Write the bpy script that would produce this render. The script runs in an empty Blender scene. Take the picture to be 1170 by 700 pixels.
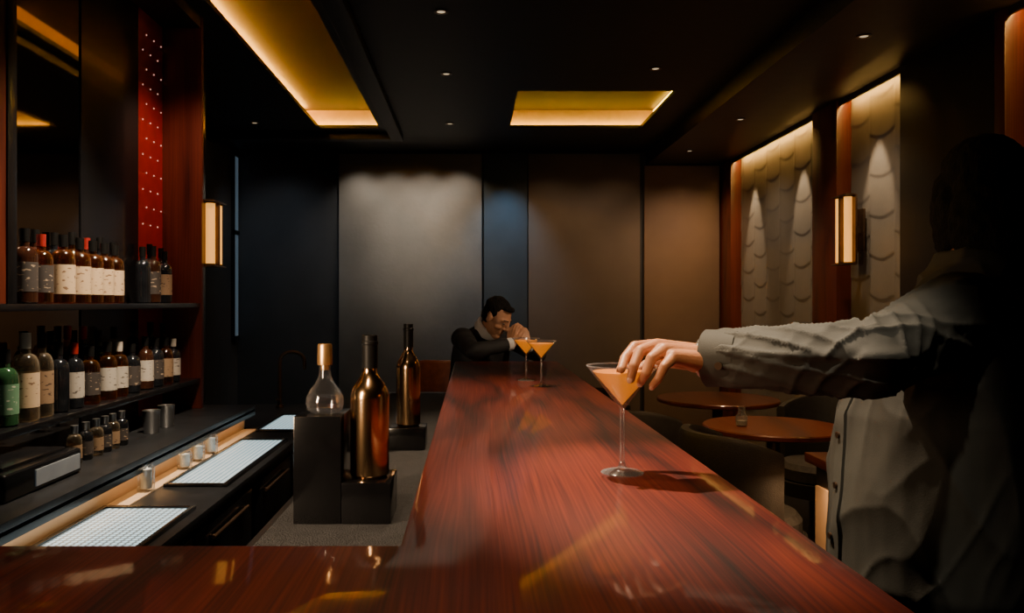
import bpy, bmesh, math, random
from mathutils import Vector, Matrix, noise
V = Vector
random.seed(4)
S = bpy.context.scene
COL = S.collection
PI = math.pi

# ------------------------------------------------------------------ materials
def pm(name, col, rough=.5, metal=0, var=.2, scale=18, bump=0, bscale=60, coat=0, sss=0, emit=None, estr=0, stretch=(1,1,1), srad=(.012, .005, .003), spec=.5):
    m = bpy.data.materials.new(name); m.use_nodes = True
    nt = m.node_tree; n = nt.nodes; L = nt.links
    b = n['Principled BSDF']
    tc = n.new('ShaderNodeTexCoord'); mp = n.new('ShaderNodeMapping'); mp.inputs['Scale'].default_value = stretch
    L.new(tc.outputs['Object'], mp.inputs['Vector'])
    nz = n.new('ShaderNodeTexNoise'); nz.inputs['Scale'].default_value = scale; nz.inputs['Detail'].default_value = 4
    L.new(mp.outputs[0], nz.inputs['Vector'])
    cr = n.new('ShaderNodeValToRGB')
    c0 = [max(0, c*(1-var)) for c in col]; c1 = [min(1, c*(1+var)) for c in col]
    cr.color_ramp.elements[0].position = .3; cr.color_ramp.elements[1].position = .7
    cr.color_ramp.elements[0].color = (*c0, 1); cr.color_ramp.elements[1].color = (*c1, 1)
    L.new(nz.outputs['Fac'], cr.inputs[0]); L.new(cr.outputs[0], b.inputs['Base Color'])
    b.inputs['Roughness'].default_value = rough; b.inputs['Metallic'].default_value = metal
    b.inputs['Specular IOR Level'].default_value = spec
    b.inputs['Coat Weight'].default_value = coat; b.inputs['Coat Roughness'].default_value = .06
    if sss:
        b.inputs['Subsurface Weight'].default_value = sss
        b.inputs['Subsurface Radius'].default_value = srad
        b.inputs['Subsurface Scale'].default_value = 1
    if emit:
        b.inputs['Emission Color'].default_value = (*emit, 1); b.inputs['Emission Strength'].default_value = estr
    if bump:
        n2 = n.new('ShaderNodeTexNoise'); n2.inputs['Scale'].default_value = bscale; n2.inputs['Detail'].default_value = 5
        L.new(mp.outputs[0], n2.inputs['Vector'])
        bp = n.new('ShaderNodeBump'); bp.inputs['Strength'].default_value = bump; bp.inputs['Distance'].default_value = .01
        L.new(n2.outputs['Fac'], bp.inputs['Height']); L.new(bp.outputs[0], b.inputs['Normal'])
    return m

def wood(name, dark, mid, light, rough=.14, coat=.6, stretch=(1, .2, 1), rings=22, line=.45, fine=.5, crough=.1, p0=.15, p1=.78, broad=.35):
    m = bpy.data.materials.new(name); m.use_nodes = True
    nt = m.node_tree; n = nt.nodes; L = nt.links; b = n['Principled BSDF']
    tc = n.new('ShaderNodeTexCoord'); mp = n.new('ShaderNodeMapping'); mp.name = 'grain_map'
    mp.inputs['Scale'].default_value = stretch
    L.new(tc.outputs['Object'], mp.inputs['Vector'])
    nd = n.new('ShaderNodeTexNoise'); nd.inputs['Scale'].default_value = 3.6; nd.inputs['Detail'].default_value = 3; nd.inputs['Roughness'].default_value = .42
    L.new(mp.outputs[0], nd.inputs['Vector'])
    ml = n.new('ShaderNodeMath'); ml.operation = 'MULTIPLY'; ml.inputs[1].default_value = rings
    L.new(nd.outputs['Fac'], ml.inputs[0])
    fr = n.new('ShaderNodeMath'); fr.operation = 'PINGPONG'; fr.inputs[1].default_value = 1.0; L.new(ml.outputs[0], fr.inputs[0])
    pw = n.new('ShaderNodeMath'); pw.operation = 'POWER'; pw.inputs[1].default_value = 2.6; L.new(fr.outputs[0], pw.inputs[0])
    mf = n.new('ShaderNodeMapping'); mf.inputs['Scale'].default_value = [230 if q >= 1 else 2.6 for q in stretch]
    # the fine pores follow the broad figure: bend the fine coordinate by the broad noise
    vm = n.new('ShaderNodeVectorMath'); vm.operation = 'MULTIPLY_ADD'; vm.inputs[1].default_value = (.13, 0, 0)
    cx = n.new('ShaderNodeCombineXYZ'); L.new(nd.outputs['Fac'], cx.inputs[0])
    L.new(cx.outputs[0], vm.inputs[0]); L.new(tc.outputs['Object'], vm.inputs[2])
    L.new(vm.outputs[0], mf.inputs['Vector'])
    nf = n.new('ShaderNodeTexNoise'); nf.inputs['Scale'].default_value = 1.0; nf.inputs['Detail'].default_value = 4
    L.new(mf.outputs[0], nf.inputs['Vector'])
    lw = n.new('ShaderNodeTexNoise'); lw.inputs['Scale'].default_value = 1.6; L.new(mp.outputs[0], lw.inputs['Vector'])
    m2 = n.new('ShaderNodeMath'); m2.operation = 'MULTIPLY'; m2.inputs[1].default_value = fine
    L.new(nf.outputs['Fac'], m2.inputs[0])
    m3 = n.new('ShaderNodeMath'); m3.operation = 'MULTIPLY_ADD'; m3.inputs[1].default_value = broad
    L.new(lw.outputs['Fac'], m3.inputs[0]); L.new(m2.outputs[0], m3.inputs[2])
    mx = n.new('ShaderNodeMath'); mx.operation = 'MULTIPLY_ADD'; mx.inputs[1].default_value = -line
    L.new(pw.outputs[0], mx.inputs[0])
    ad = n.new('ShaderNodeMath'); ad.operation = 'ADD'; ad.inputs[1].default_value = .10
    L.new(m3.outputs[0], ad.inputs[0]); L.new(ad.outputs[0], mx.inputs[2])
    cr = n.new('ShaderNodeValToRGB'); e = cr.color_ramp.elements
    e[0].position = p0; e[0].color = (*dark, 1); e[1].position = p1; e[1].color = (*light, 1)
    k = e.new((p0+p1)/2); k.color = (*mid, 1)
    L.new(mx.outputs[0], cr.inputs[0]); L.new(cr.outputs[0], b.inputs['Base Color'])
    rr = n.new('ShaderNodeMapRange'); rr.inputs['To Min'].default_value = rough+.1; rr.inputs['To Max'].default_value = rough
    L.new(nf.outputs['Fac'], rr.inputs['Value']); L.new(rr.outputs[0], b.inputs['Roughness'])
    b.inputs['Coat Weight'].default_value = coat; b.inputs['Coat Roughness'].default_value = crough
    bp = n.new('ShaderNodeBump'); bp.inputs['Strength'].default_value = .03; bp.inputs['Distance'].default_value = .002
    L.new(nf.outputs['Fac'], bp.inputs['Height']); L.new(bp.outputs[0], b.inputs['Normal'])
    return m

def thin_glass(name, tint=(.98, .985, 1), lo=.05, hi=.55, haze=.03, rough=.09, hcol=(.95, .95, .95), pw=1.6):
    m = bpy.data.materials.new(name); m.use_nodes = True
    nt = m.node_tree; n = nt.nodes; L = nt.links
    n.remove(n['Principled BSDF'])
    t = n.new('ShaderNodeBsdfTransparent'); t.inputs[0].default_value = (*tint, 1)
    g = n.new('ShaderNodeBsdfGlossy'); g.inputs['Roughness'].default_value = rough
    df = n.new('ShaderNodeBsdfTranslucent'); df.inputs[0].default_value = (*hcol, 1)
    d2 = n.new('ShaderNodeBsdfDiffuse'); d2.inputs[0].default_value = (*hcol, 1)
    lw = n.new('ShaderNodeLayerWeight'); lw.inputs[0].default_value = .35
    po = n.new('ShaderNodeMath'); po.operation = 'POWER'; po.inputs[1].default_value = pw; L.new(lw.outputs['Facing'], po.inputs[0])
    mr = n.new('ShaderNodeMapRange'); mr.inputs['To Min'].default_value = lo; mr.inputs['To Max'].default_value = hi
    L.new(po.outputs[0], mr.inputs['Value'])
    ms = n.new('ShaderNodeMixShader'); ms.inputs[0].default_value = .5
    L.new(df.outputs[0], ms.inputs[1]); L.new(d2.outputs[0], ms.inputs[2])
    hz = n.new('ShaderNodeMapRange'); hz.inputs['To Min'].default_value = haze*.3; hz.inputs['To Max'].default_value = haze*5
    L.new(po.outputs[0], hz.inputs['Value'])
    mh = n.new('ShaderNodeMixShader'); L.new(hz.outputs[0], mh.inputs[0])
    L.new(t.outputs[0], mh.inputs[1]); L.new(ms.outputs[0], mh.inputs[2])
    mx = n.new('ShaderNodeMixShader'); L.new(mr.outputs[0], mx.inputs[0])
    L.new(mh.outputs[0], mx.inputs[1]); L.new(g.outputs[0], mx.inputs[2])
    L.new(mx.outputs[0], n['Material Output'].inputs[0])
    return m

def mesh_light(name, col, strength, scale):
    m = pm(name, (.3, .33, .35), .35, .3)
    nt = m.node_tree; n = nt.nodes; L = nt.links; b = n['Principled BSDF']
    tc = n['Texture Coordinate']
    vo = n.new('ShaderNodeTexVoronoi'); vo.inputs['Scale'].default_value = scale; vo.inputs['Randomness'].default_value = 0
    L.new(tc.outputs['Object'], vo.inputs['Vector'])
    mr = n.new('ShaderNodeMapRange'); mr.inputs['From Min'].default_value = .35; mr.inputs['From Max'].default_value = .55
    mr.inputs['To Min'].default_value = strength; mr.inputs['To Max'].default_value = strength*.12
    L.new(vo.outputs['Distance'], mr.inputs['Value'])
    L.new(mr.outputs[0], b.inputs['Emission Strength']); b.inputs['Emission Color'].default_value = (*col, 1)
    return m

M = {}
M['bar'] = wood('mahogany_lacquer', (.012, .0015, .0009), (.098, .0085, .0032), (.215, .0275, .0085), .42, .42, (1, .13, 1), 12, .27, .72, .05, .20, .70, .18)
M['wood'] = wood('mahogany_panel', (.03, .005, .003), (.11, .018, .008), (.2, .042, .018), .35, .15, (1.2, 1.2, .15), 10, .3, .5)
M['tablewood'] = wood('table_wood', (.03, .006, .003), (.10, .020, .008), (.17, .042, .017), .3, .25, (1, .15, 1), 10, .25, .5)
M['black'] = pm('black_paint', (.008, .0078, .0075), .45)
M['plinth'] = pm('black_gloss_block', (.004, .004, .0045), .15, 0, .2)
M['ceil'] = pm('ceiling_paint', (.011, .0102, .0095), .55)
M['soffit'] = pm('brown_soffit_paint', (.035, .025, .019), .5)
M['floor'] = pm('dark_stone_floor', (.014, .013, .012), .3, 0, .4, 3)
M['blackgloss'] = pm('black_gloss', (.007, .007, .008), .22, 0, .2, coat=.2)
M['worktop'] = pm('black_worktop', (.014, .015, .017), .35, 0, .3)
M['wallgrey'] = pm('grey_plaster', (.215, .20, .18), .75, 0, .22, 1.6, .12, 30)
M['wallblue'] = pm('blue_grey_plaster', (.05, .07, .09), .7, 0, .2, 2)
M['walldark'] = pm('dark_slate_plaster', (.05, .053, .058), .8, 0, .2, 2)
M['wallbrown'] = pm('brown_plaster', (.15, .12, .098), .75, 0, .12, 2)
M['walltan'] = pm('tan_plaster', (.19, .13, .092), .75, 0, .12, 2)
M['relief'] = pm('carved_grey_relief', (.175, .15, .12), .65, 0, .08, 5, .06, 60)
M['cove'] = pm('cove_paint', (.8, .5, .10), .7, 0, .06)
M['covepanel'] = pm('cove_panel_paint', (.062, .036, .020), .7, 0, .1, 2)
M['led'] = pm('warm_led', (1, .6, .2), .5, 0, 0, emit=(1, .50, .05), estr=100)
M['ledfar'] = pm('warm_led_far', (1, .6, .2), .5, 0, 0, emit=(1, .62, .05), estr=26)
M['ledsoft'] = pm('warm_led_soft', (1, .7, .35), .5, 0, 0, emit=(1, .54, .13), estr=75)
M['ledlow'] = pm('warm_led_counter', (1, .7, .35), .5, 0, 0, emit=(1, .60, .25), estr=6)
M['tube'] = pm('sconce_tube', (1, .5, .15), .4, 0, 0, emit=(1, .42, .06), estr=1.2)
M['lampdisc'] = pm('downlight_disc', (1, .85, .6), .4, 0, 0, emit=(1, .75, .45), estr=.7)
M['bronze'] = pm('dark_bronze', (.12, .07, .04), .35, .8)
M['steel'] = pm('brushed_steel', (.6, .6, .6), .28, 1, .1)
M['mirror'] = pm('smoked_mirror', (.30, .27, .25), .04, 1, .02)
M['red'] = pm('red_lacquer', (.34, .014, .011), .4, 0, .15)
M['stud'] = pm('crystal_stud', (1, .7, .6), .2, 0, 0, emit=(1, .5, .4), estr=.9)
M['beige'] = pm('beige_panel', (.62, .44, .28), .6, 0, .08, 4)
M['mat'] = pm('rubber_mat', (.032, .033, .035), .65, 0, .3, 60, .9, 260)
M['meshlight'] = mesh_light('lit_perforated_plate', (.60, .85, .92), 1.7, 52)
M['gold'] = pm('brushed_gold', (.64, .40, .20), .17, 1, .06)
M['goldcap'] = pm('pale_gold', (.72, .42, .16), .34, .9, .15)
M['darkgold'] = pm('smoked_gold_glass', (.48, .30, .15), .18, 1, .2, 8)
M['foil'] = pm('black_foil', (.006, .0057, .0054), .45, spec=.15)
M['glass'] = thin_glass('clear_glass', lo=.03, hi=.8, haze=.018, rough=.08, pw=3)
M['glassstem'] = thin_glass('glass_stem', lo=.20, hi=.8, haze=.13, rough=.15)
M['glassclear'] = thin_glass('decanter_glass', lo=.07, hi=.75, haze=.02, rough=.06)
M['glassdim'] = thin_glass('cut_glass', (.9, .93, .95), .10, .6, .07)
M['liquid'] = pm('glowing_orange_cocktail', (.42, .12, .003), .6, 0, .05, 10, emit=(1, .27, .006), estr=.62, spec=.2)  # emission stands in for lamp light passing through the drink
M['amber'] = thin_glass('amber_bottle_glass', (.66, .30, .08), .12, .6, .055, .08, (.65, .25, .06))
M['brown'] = pm('dark_brown_bottle_glass', (.030, .011, .006), .1, 0, .3, coat=.8)
M['green'] = pm('green_bottle_glass', (.015, .05, .02), .1, 0, .3, coat=.8)
M['blackglass'] = pm('black_bottle_glass', (.008, .009, .011), .1, 0, .3, coat=.9)
M['clearb'] = thin_glass('pale_bottle_glass', (.82, .72, .55), .12, .65, .09, .08, (.85, .7, .5))
M['redcap'] = pm('red_capsule', (.25, .014, .011), .35)
M['whitecap'] = pm('pale_cap', (.42, .37, .3), .4)
M['leather'] = pm('brown_leather', (.17, .055, .034), .42, 0, .25, 25, .2, 180)
M['uphol'] = pm('charcoal_upholstery', (.011, .0108, .011), .6, 0, .3, 40, .2, 200)
M['cushion'] = pm('grey_cushion', (.035, .034, .033), .8, 0, .3, 40, .2, 200)
M['skin'] = pm('skin', (.50, .215, .098), .45, 0, .12, 30, .12, 300, sss=.12)
M['skinfar'] = pm('skin_warm', (.52, .27, .16), .55, 0, .1, 30)
M['nail'] = pm('fingernail', (.62, .33, .21), .28, 0, .05)
M['jacket'] = pm('grey_olive_cloth', (.058, .054, .041), .8, 0, .05, 50, .06, 500)
M['suit'] = pm('black_suit_cloth', (.009, .010, .012), .75, 0, .2, 40)
M['trouser'] = pm('dark_trouser_cloth', (.010, .010, .012), .85, 0, .2, 40)
M['shirt'] = pm('white_shirt_cloth', (.7, .7, .7), .8, 0, .06)
M['milk'] = pm('white_contents', (.85, .84, .8), .6, 0, .05)
M['hair'] = pm('black_hair', (.004, .0034, .0032), .8, 0, .4, 60, .6, 200, stretch=(1, 1, .3), spec=.2)
M['eye'] = pm('eye', (.06, .045, .04), .3, 0, .1)
M['shoe'] = pm('black_leather_shoe', (.01, .01, .01), .3)
M['bluepane'] = pm('blue_dusk_pane', (.2, .28, .34), .3, 0, .1, 2, emit=(.28, .42, .55), estr=.14)
M['palepanel'] = pm('pale_front_panel', (.22, .24, .26), .4, 0, .2, 8, emit=(.6, .7, .8), estr=.03)

def label_mat(name, col, ink):
    m = pm(name, col, .6, 0, .06, 12)
    nt = m.node_tree; n = nt.nodes; L = nt.links; b = n['Principled BSDF']
    src = b.inputs['Base Color'].links[0].from_socket
    tc = n['Texture Coordinate']; mp = n.new('ShaderNodeMapping'); mp.inputs['Scale'].default_value = (55, 55, 130)
    L.new(tc.outputs['Object'], mp.inputs[0])
    nz = n.new('ShaderNodeTexNoise'); nz.inputs['Scale'].default_value = 1; nz.inputs['Detail'].default_value = 1
    L.new(mp.outputs[0], nz.inputs['Vector'])
    cr = n.new('ShaderNodeValToRGB'); cr.color_ramp.elements[0].position = .64; cr.color_ramp.elements[1].position = .70
    L.new(nz.outputs['Fac'], cr.inputs[0])
    mx = n.new('ShaderNodeMixRGB'); mx.inputs[2].default_value = (*ink, 1)
    L.new(cr.outputs[0], mx.inputs[0]); L.new(src, mx.inputs[1]); L.new(mx.outputs[0], b.inputs['Base Color'])
    return m
M['lcream'] = label_mat('cream_label', (.58, .42, .26), (.2, .11, .06))
M['lwhite'] = label_mat('white_label', (.46, .41, .34), (.1, .08, .07))
M['lgreen'] = label_mat('green_label', (.10, .22, .12), (.5, .5, .4))
M['ltan'] = label_mat('tan_label', (.28, .18, .10), (.06, .03, .02))
M['ldark'] = label_mat('dark_label', (.05, .04, .035), (.4, .3, .2))

# ------------------------------------------------------------------ mesh helpers
def wloc(o):
    p = V((0, 0, 0))
    while o is not None:
        p += o.location; o = o.parent
    return p

def link_mesh(name, me, mat, parent=None, origin=None, sharp=35):
    off = wloc(parent) if parent is not None else V(origin or (0, 0, 0))
    me.transform(Matrix.Translation(-off))
    me.polygons.foreach_set('use_smooth', [True]*len(me.polygons))
    if sharp: me.set_sharp_from_angle(angle=math.radians(sharp))
    me.materials.clear(); me.materials.append(mat)
    me.name = name
    o = bpy.data.objects.new(name, me); COL.objects.link(o)
    if parent is not None: o.parent = parent
    else: o.location = off
    return o

class MB:
    def __init__(s): s.bm = bmesh.new()
    def box(s, x0, x1, y0, y1, z0, z1, bev=0, seg=2):
        t = bmesh.new(); bmesh.ops.create_cube(t, size=1)
        for v in t.verts:
            v.co = V(((x0+x1)/2+v.co.x*(x1-x0), (y0+y1)/2+v.co.y*(y1-y0), (z0+z1)/2+v.co.z*(z1-z0)))
        if bev: bmesh.ops.bevel(t, geom=t.edges[:], offset=bev, segments=seg, profile=.6, affect='EDGES', clamp_overlap=True)
        s.merge(t); return s
    def merge(s, t):
        me = bpy.data.meshes.new('t'); t.to_mesh(me); t.free(); s.bm.from_mesh(me); bpy.data.meshes.remove(me)
    def poly(s, pts, z0, z1, bev=0):
        t = bmesh.new(); vs = [t.verts.new((x, y, z0)) for x, y in pts]; f = t.faces.new(vs)
        r = bmesh.ops.extrude_face_region(t, geom=[f])
        for g in r['geom']:
            if isinstance(g, bmesh.types.BMVert): g.co.z = z1
        bmesh.ops.recalc_face_normals(t, faces=t.faces[:])
        if bev: bmesh.ops.bevel(t, geom=t.edges[:], offset=bev, segments=2, profile=.6, affect='EDGES', clamp_overlap=True)
        s.merge(t); return s
    def lathe(s, prof, c=(0, 0, 0), seg=32, a0=0, a1=2*PI):
        c = V(c); full = abs(a1-a0-2*PI) < 1e-6; n = seg if full else seg+1
        rings = []
        for r, z in prof:
            if r < 1e-7: rings.append([s.bm.verts.new(c+V((0, 0, z)))])
            else:
                rings.append([s.bm.verts.new(c+V((r*math.cos(a0+(a1-a0)*i/seg), r*math.sin(a0+(a1-a0)*i/seg), z))) for i in range(n)])
        for A, B in zip(rings, rings[1:]):
            m = n if full else n-1
            for i in range(m):
                j = (i+1) % n
                if len(A) == 1 and len(B) == 1: break
                if len(A) == 1: s.bm.faces.new((A[0], B[j], B[i]))
                elif len(B) == 1: s.bm.faces.new((A[i], A[j], B[0]))
                else: s.bm.faces.new((A[i], A[j], B[j], B[i]))
        return s
    def cyl(s, p0, p1, r0, r1=None, seg=16):
        r1 = r0 if r1 is None else r1
        p0 = V(p0); p1 = V(p1); q = (p1-p0).to_track_quat('Z', 'Y').to_matrix().to_4x4(); Ln = (p1-p0).length
        t = MB(); t.lathe([(0, 0), (r0, 0), (r1, Ln), (0, Ln)], seg=seg)
        bmesh.ops.transform(t.bm, matrix=Matrix.Translation(p0) @ q, verts=t.bm.verts[:])
        s.merge(t.bm); return s
    def tube(s, pts, r, seg=10):
        for a, b in zip(pts, pts[1:]): caps(s.bm, a, b, r, r, seg)
        return s
    def build(s, name, mat, parent=None, origin=None, sharp=35):
        bmesh.ops.recalc_face_normals(s.bm, faces=s.bm.faces[:])
        me = bpy.data.meshes.new(name); s.bm.to_mesh(me); s.bm.free()
        return link_mesh(name, me, mat, parent, origin, sharp)

def caps(bm, p0, p1, r0, r1, seg=16):
    p0 = V(p0); p1 = V(p1); d = p1-p0; Ln = d.length
    q = d.to_track_quat('Z', 'Y').to_matrix().to_4x4() if Ln > 1e-6 else Matrix.Identity(4)
    prof = []
    for i in range(6):
        a = -PI/2+PI/2*i/5; prof.append((r0*math.cos(a), r0*math.sin(a)))
    for i in range(6):
        a = PI/2*i/5; prof.append((r1*math.cos(a), Ln+r1*math.sin(a)))
    prof[0] = (0, -r0); prof[-1] = (0, Ln+r1)
    t = MB(); t.lathe(prof, seg=seg)
    bmesh.ops.recalc_face_normals(t.bm, faces=t.bm.faces[:])
    bmesh.ops.transform(t.bm, matrix=Matrix.Translation(p0) @ q, verts=t.bm.verts[:])
    me = bpy.data.meshes.new('t'); t.bm.to_mesh(me); t.bm.free(); bm.from_mesh(me); bpy.data.meshes.remove(me)

def chain(bm, pts, rs, seg=16):
    for i in range(len(pts)-1): caps(bm, pts[i], pts[i+1], rs[i], rs[i+1], seg)

def ell(bm, c, rad, R=None):
    R = R or Matrix.Identity(3)
    mt = Matrix.Translation(V(c)) @ R.to_4x4() @ Matrix.Diagonal((*rad, 1))
    bmesh.ops.create_uvsphere(bm, u_segments=24, v_segments=14, radius=1, matrix=mt)

def loft(bm, rings, axis, seg=32):
    ax = V((axis[0], axis[1], 0)).normalized(); ay = V((-ax.y, ax.x, 0)); R = []
    for c, rx, ry in rings:
        R.append([bm.verts.new(V(c)+ax*rx*math.cos(2*PI*i/seg)+ay*ry*math.sin(2*PI*i/seg)) for i in range(seg)])
    for A, B in zip(R, R[1:]):
        for i in range(seg): bm.faces.new((A[i], A[(i+1) % seg], B[(i+1) % seg], B[i]))
    bm.faces.new(R[0][::-1]); bm.faces.new(R[-1])

def remesh(bm, voxel, smooth=4, fn=None):
    bmesh.ops.recalc_face_normals(bm, faces=bm.faces[:])
    me = bpy.data.meshes.new('tmp'); bm.to_mesh(me); bm.free()
    o = bpy.data.objects.new('tmp', me); COL.objects.link(o)
    r = o.modifiers.new('r', 'REMESH'); r.mode = 'VOXEL'; r.voxel_size = voxel
    s = o.modifiers.new('s', 'SMOOTH'); s.factor = .5; s.iterations = smooth
    dg = bpy.context.evaluated_depsgraph_get(); dg.update()
    out = bpy.data.meshes.new_from_object(o.evaluated_get(dg))
    bpy.data.objects.remove(o); bpy.data.meshes.remove(me)
    if fn:
        nn = [v.normal.copy() for v in out.vertices]
        for v, n_ in zip(out.vertices, nn): v.co += n_*fn(v.co)
    return out

def joinmesh(meshes):
    bm = bmesh.new()
    for m in meshes: bm.from_mesh(m)
    out = bpy.data.meshes.new('j'); bm.to_mesh(out); bm.free()
    for m in meshes: bpy.data.meshes.remove(m)
    return out

def tag(o, label=None, cat=None, group=None, kind=None):
    if label: o['label'] = label
    if cat: o['category'] = cat
    if group: o['group'] = group
    if kind: o['kind'] = kind
    return o
def thing(name, label, cat, loc=(0, 0, 0), group=None):
    o = bpy.data.objects.new(name, None); COL.objects.link(o); o.location = loc; o.empty_display_size = .05
    return tag(o, label, cat, group)
def struct(o): o['kind'] = 'structure'; return o
def copy_tree(o, parent=None):
    c = o.copy(); COL.objects.link(c); c.parent = parent
    for ch in [k for k in o.children]: copy_tree(ch, c)
    return c

def light(kind, name, loc, target, power, col, size=.05, ang=60, blend=.6, sy=None, spread=None):
    ld = bpy.data.lights.new(name, kind); ld.energy = power; ld.color = col
    if kind == 'SPOT': ld.spot_size = math.radians(ang); ld.spot_blend = blend; ld.shadow_soft_size = size
    elif kind == 'AREA':
        ld.size = size
        if sy: ld.shape = 'RECTANGLE'; ld.size_y = sy
        if spread: ld.spread = math.radians(spread)
    else: ld.shadow_soft_size = size
    o = bpy.data.objects.new(name, ld); COL.objects.link(o); o.location = loc
    d = V(target)-V(loc); o.rotation_euler = d.to_track_quat('-Z', 'Y').to_euler()
    return o

ORD = ['first', 'second', 'third', 'fourth', 'fifth', 'sixth', 'seventh', 'eighth', 'ninth', 'tenth']
WARM = (1, .70, .44); AMB = (1, .55, .25); COOL = (.6, .8, 1)

# ------------------------------------------------------------------ camera
cam = bpy.data.cameras.new('camera'); co = bpy.data.objects.new('camera', cam); COL.objects.link(co)
co.location = (0, 0, 1.40); co.rotation_euler = (PI/2, 0, 0)
cam.sensor_width = 36; cam.lens = 900/1170*36; cam.shift_x = 45/1170; cam.shift_y = -5/1170
cam.clip_start = .05
S.camera = co
w = bpy.data.worlds.new('world'); S.world = w; w.use_nodes = True
w.node_tree.nodes['Background'].inputs[0].default_value = (.5, .6, .8, 1)
w.node_tree.nodes['Background'].inputs[1].default_value = .003

# ------------------------------------------------------------------ room shell
YB = 7.37
struct(MB().box(-2.4, 2.7, -1.1, YB+.1, -.1, 0).build('floor', M['floor']))
struct(MB().box(-2.4, 2.7, YB, YB+.1, 0, 3.0).build('wall_back', M['walldark']))
struct(MB().box(-2.3, -2.2, -1, YB, 0, 3.0).build('wall_left', M['walldark']))
struct(MB().box(2.44, 2.54, -1, YB, 0, 3.0).build('wall_right', M['black']))
struct(MB().box(-2.4, 2.7, -1.1, -1.0, 0, 3.0).build('wall_front', M['black']))
TY = 2.9
c = MB(); xs = [-2.3, -1.24, -.75, .30, 1.35, 2.6]; ys = [-1, TY, 5.23, 6.34, YB+.05]
for i in range(5):
    for j in range(4):
        if not ((i == 1 and j in (1, 2)) or (i == 3 and j == 2)): c.box(xs[i], xs[i+1], ys[j], ys[j+1], 2.80, 2.825)
c.box(-2.3, 2.6, -1, YB+.05, 3.0, 3.04)
struct(c.build('ceiling', M['ceil']))
G_ = .13
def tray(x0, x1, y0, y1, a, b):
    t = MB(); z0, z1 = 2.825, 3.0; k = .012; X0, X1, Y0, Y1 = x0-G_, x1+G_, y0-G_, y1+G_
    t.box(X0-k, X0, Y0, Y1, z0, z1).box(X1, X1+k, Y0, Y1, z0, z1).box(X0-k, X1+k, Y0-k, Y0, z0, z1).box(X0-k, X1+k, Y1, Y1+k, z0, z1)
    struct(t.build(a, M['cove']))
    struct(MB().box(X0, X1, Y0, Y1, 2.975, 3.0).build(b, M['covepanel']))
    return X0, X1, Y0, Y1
A = tray(-1.24, -.75, TY, 6.34, 'trim_1', 'trim_2')
B = tray(.30, 1.35, 5.23, 6.34, 'trim_3', 'trim_4')
def led(box, label, m='led'):
    tag(MB().box(*box).build('led_strip', M[m], None, ((box[0]+box[1])/2, (box[2]+box[3])/2, box[4])), label, 'light strip')
zl = (2.825, 2.838); zh = (2.942, 2.954)
led((A[0], A[0]+.012, A[2]+.05, A[3]-.06, *zh), 'long warm light strip hidden along the left side of the long ceiling recess')
led((A[0]+.06, A[1]-.04, A[3]-.04, A[3]-.02, *zl), 'short warm light strip hidden across the far end of the long ceiling recess', 'ledfar')
led((B[0]+.05, B[1]-.05, B[3]-.04, B[3]-.02, *zl), 'warm light strip hidden along the far side of the square ceiling recess', 'ledfar')
led((B[1]-.012, B[1], B[2]+.3, B[3]-.06, *zh), 'warm light strip hidden along the right side of the square ceiling recess', 'ledfar')
struct(MB().box(-.68, -.58, -.9, 6.6, 2.745, 2.80, .004).box(-2.2, -.68, 6.5, 6.6, 2.745, 2.80, .004).build('trim_5', M['ceil']))
struct(MB().box(1.62, 2.44, -1, YB, 2.68, 2.80, .004).box(2.325, 2.338, 2.2, 7.05, 2.645, 2.68).build('trim_6', M['soffit']))
def panel(n, x0, x1, m, z1=2.78): struct(MB().box(x0, x1, YB-.035, YB, .0, z1, .004).build(n, m))
panel('trim_7', -1.245, .085, M['wallgrey']); panel('trim_8', .105, .51, M['wallblue'])
panel('trim_9', .52, 1.56, M['wallbrown']); panel('trim_10', 1.60, 2.30, M['walltan'], 2.67)
struct(MB().box(2.31, 2.44, 7.05, YB, 0, 2.68, .004).box(2.31, 2.44, 5.0, 5.36, 0, 2.68, .004).build('trim_11', M['wood']))
struct(MB().box(2.31, 2.44, 3.49, 4.26, 0, 2.68, .004).build('trim_12', M['black']))
struct(MB().box(2.31, 2.44, 3.42, 3.49, 0, 2.68, .004).box(2.31, 2.44, -1, 2.2, 0, 2.68, .004).build('trim_13', M['wood']))
def relief(n, y0, y1):
    bm = bmesh.new(); NY = int((y1-y0)/.012); NZ = 300; G2 = []
    for j in range(NZ+1):
        row = []; z = 2.68*j/NZ
        for i in range(NY+1):
            y = y0+(y1-y0)*i/NY
            cell = y/.28; off = .5 if int(math.floor(cell)) % 2 else 0
            wob = .012*noise.noise((y*4, z*3, 1))
            ph = (z+.035*abs(math.sin(PI*cell))+wob)/.24+off
            f = ph-math.floor(ph)
            h = .0040*(1-f)*min(1, f/.05)
            g = cell-math.floor(cell); h += .0025*(1-min(1, min(g, 1-g)/.05))
            row.append(bm.verts.new((2.405-h, y, z)))
        G2.append(row)
    for j in range(NZ):
        for i in range(NY): bm.faces.new((G2[j][i], G2[j][i+1], G2[j+1][i+1], G2[j+1][i]))
    me = bpy.data.meshes.new(n); bm.to_mesh(me); bm.free()
    struct(link_mesh(n, me, M['relief'], None, None, 50))
relief('trim_14', 5.36, 7.05); relief('trim_15', 4.26, 5.0); relief('trim_16', 2.2, 3.42)
for (y0, y1, t) in ((5.38, 7.03, 'far carved wall niche'), (4.28, 4.98, 'carved niche with the twin-tube wall lamp'), (2.3, 3.40, 'carved niche nearest the right edge')):
    tag(MB().box(2.352, 2.364, y0, y1, 2.670, 2.68).build('led_strip', M['ledsoft'], None, (2.36, (y0+y1)/2, 2.670)), 'thin warm light strip at the top of the '+t, 'light strip')
wn = struct(MB().box(-2.2, -2.188, 7.17, 7.335, 1.05, 2.78).build('window_1', M['black']))
f = MB()
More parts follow.
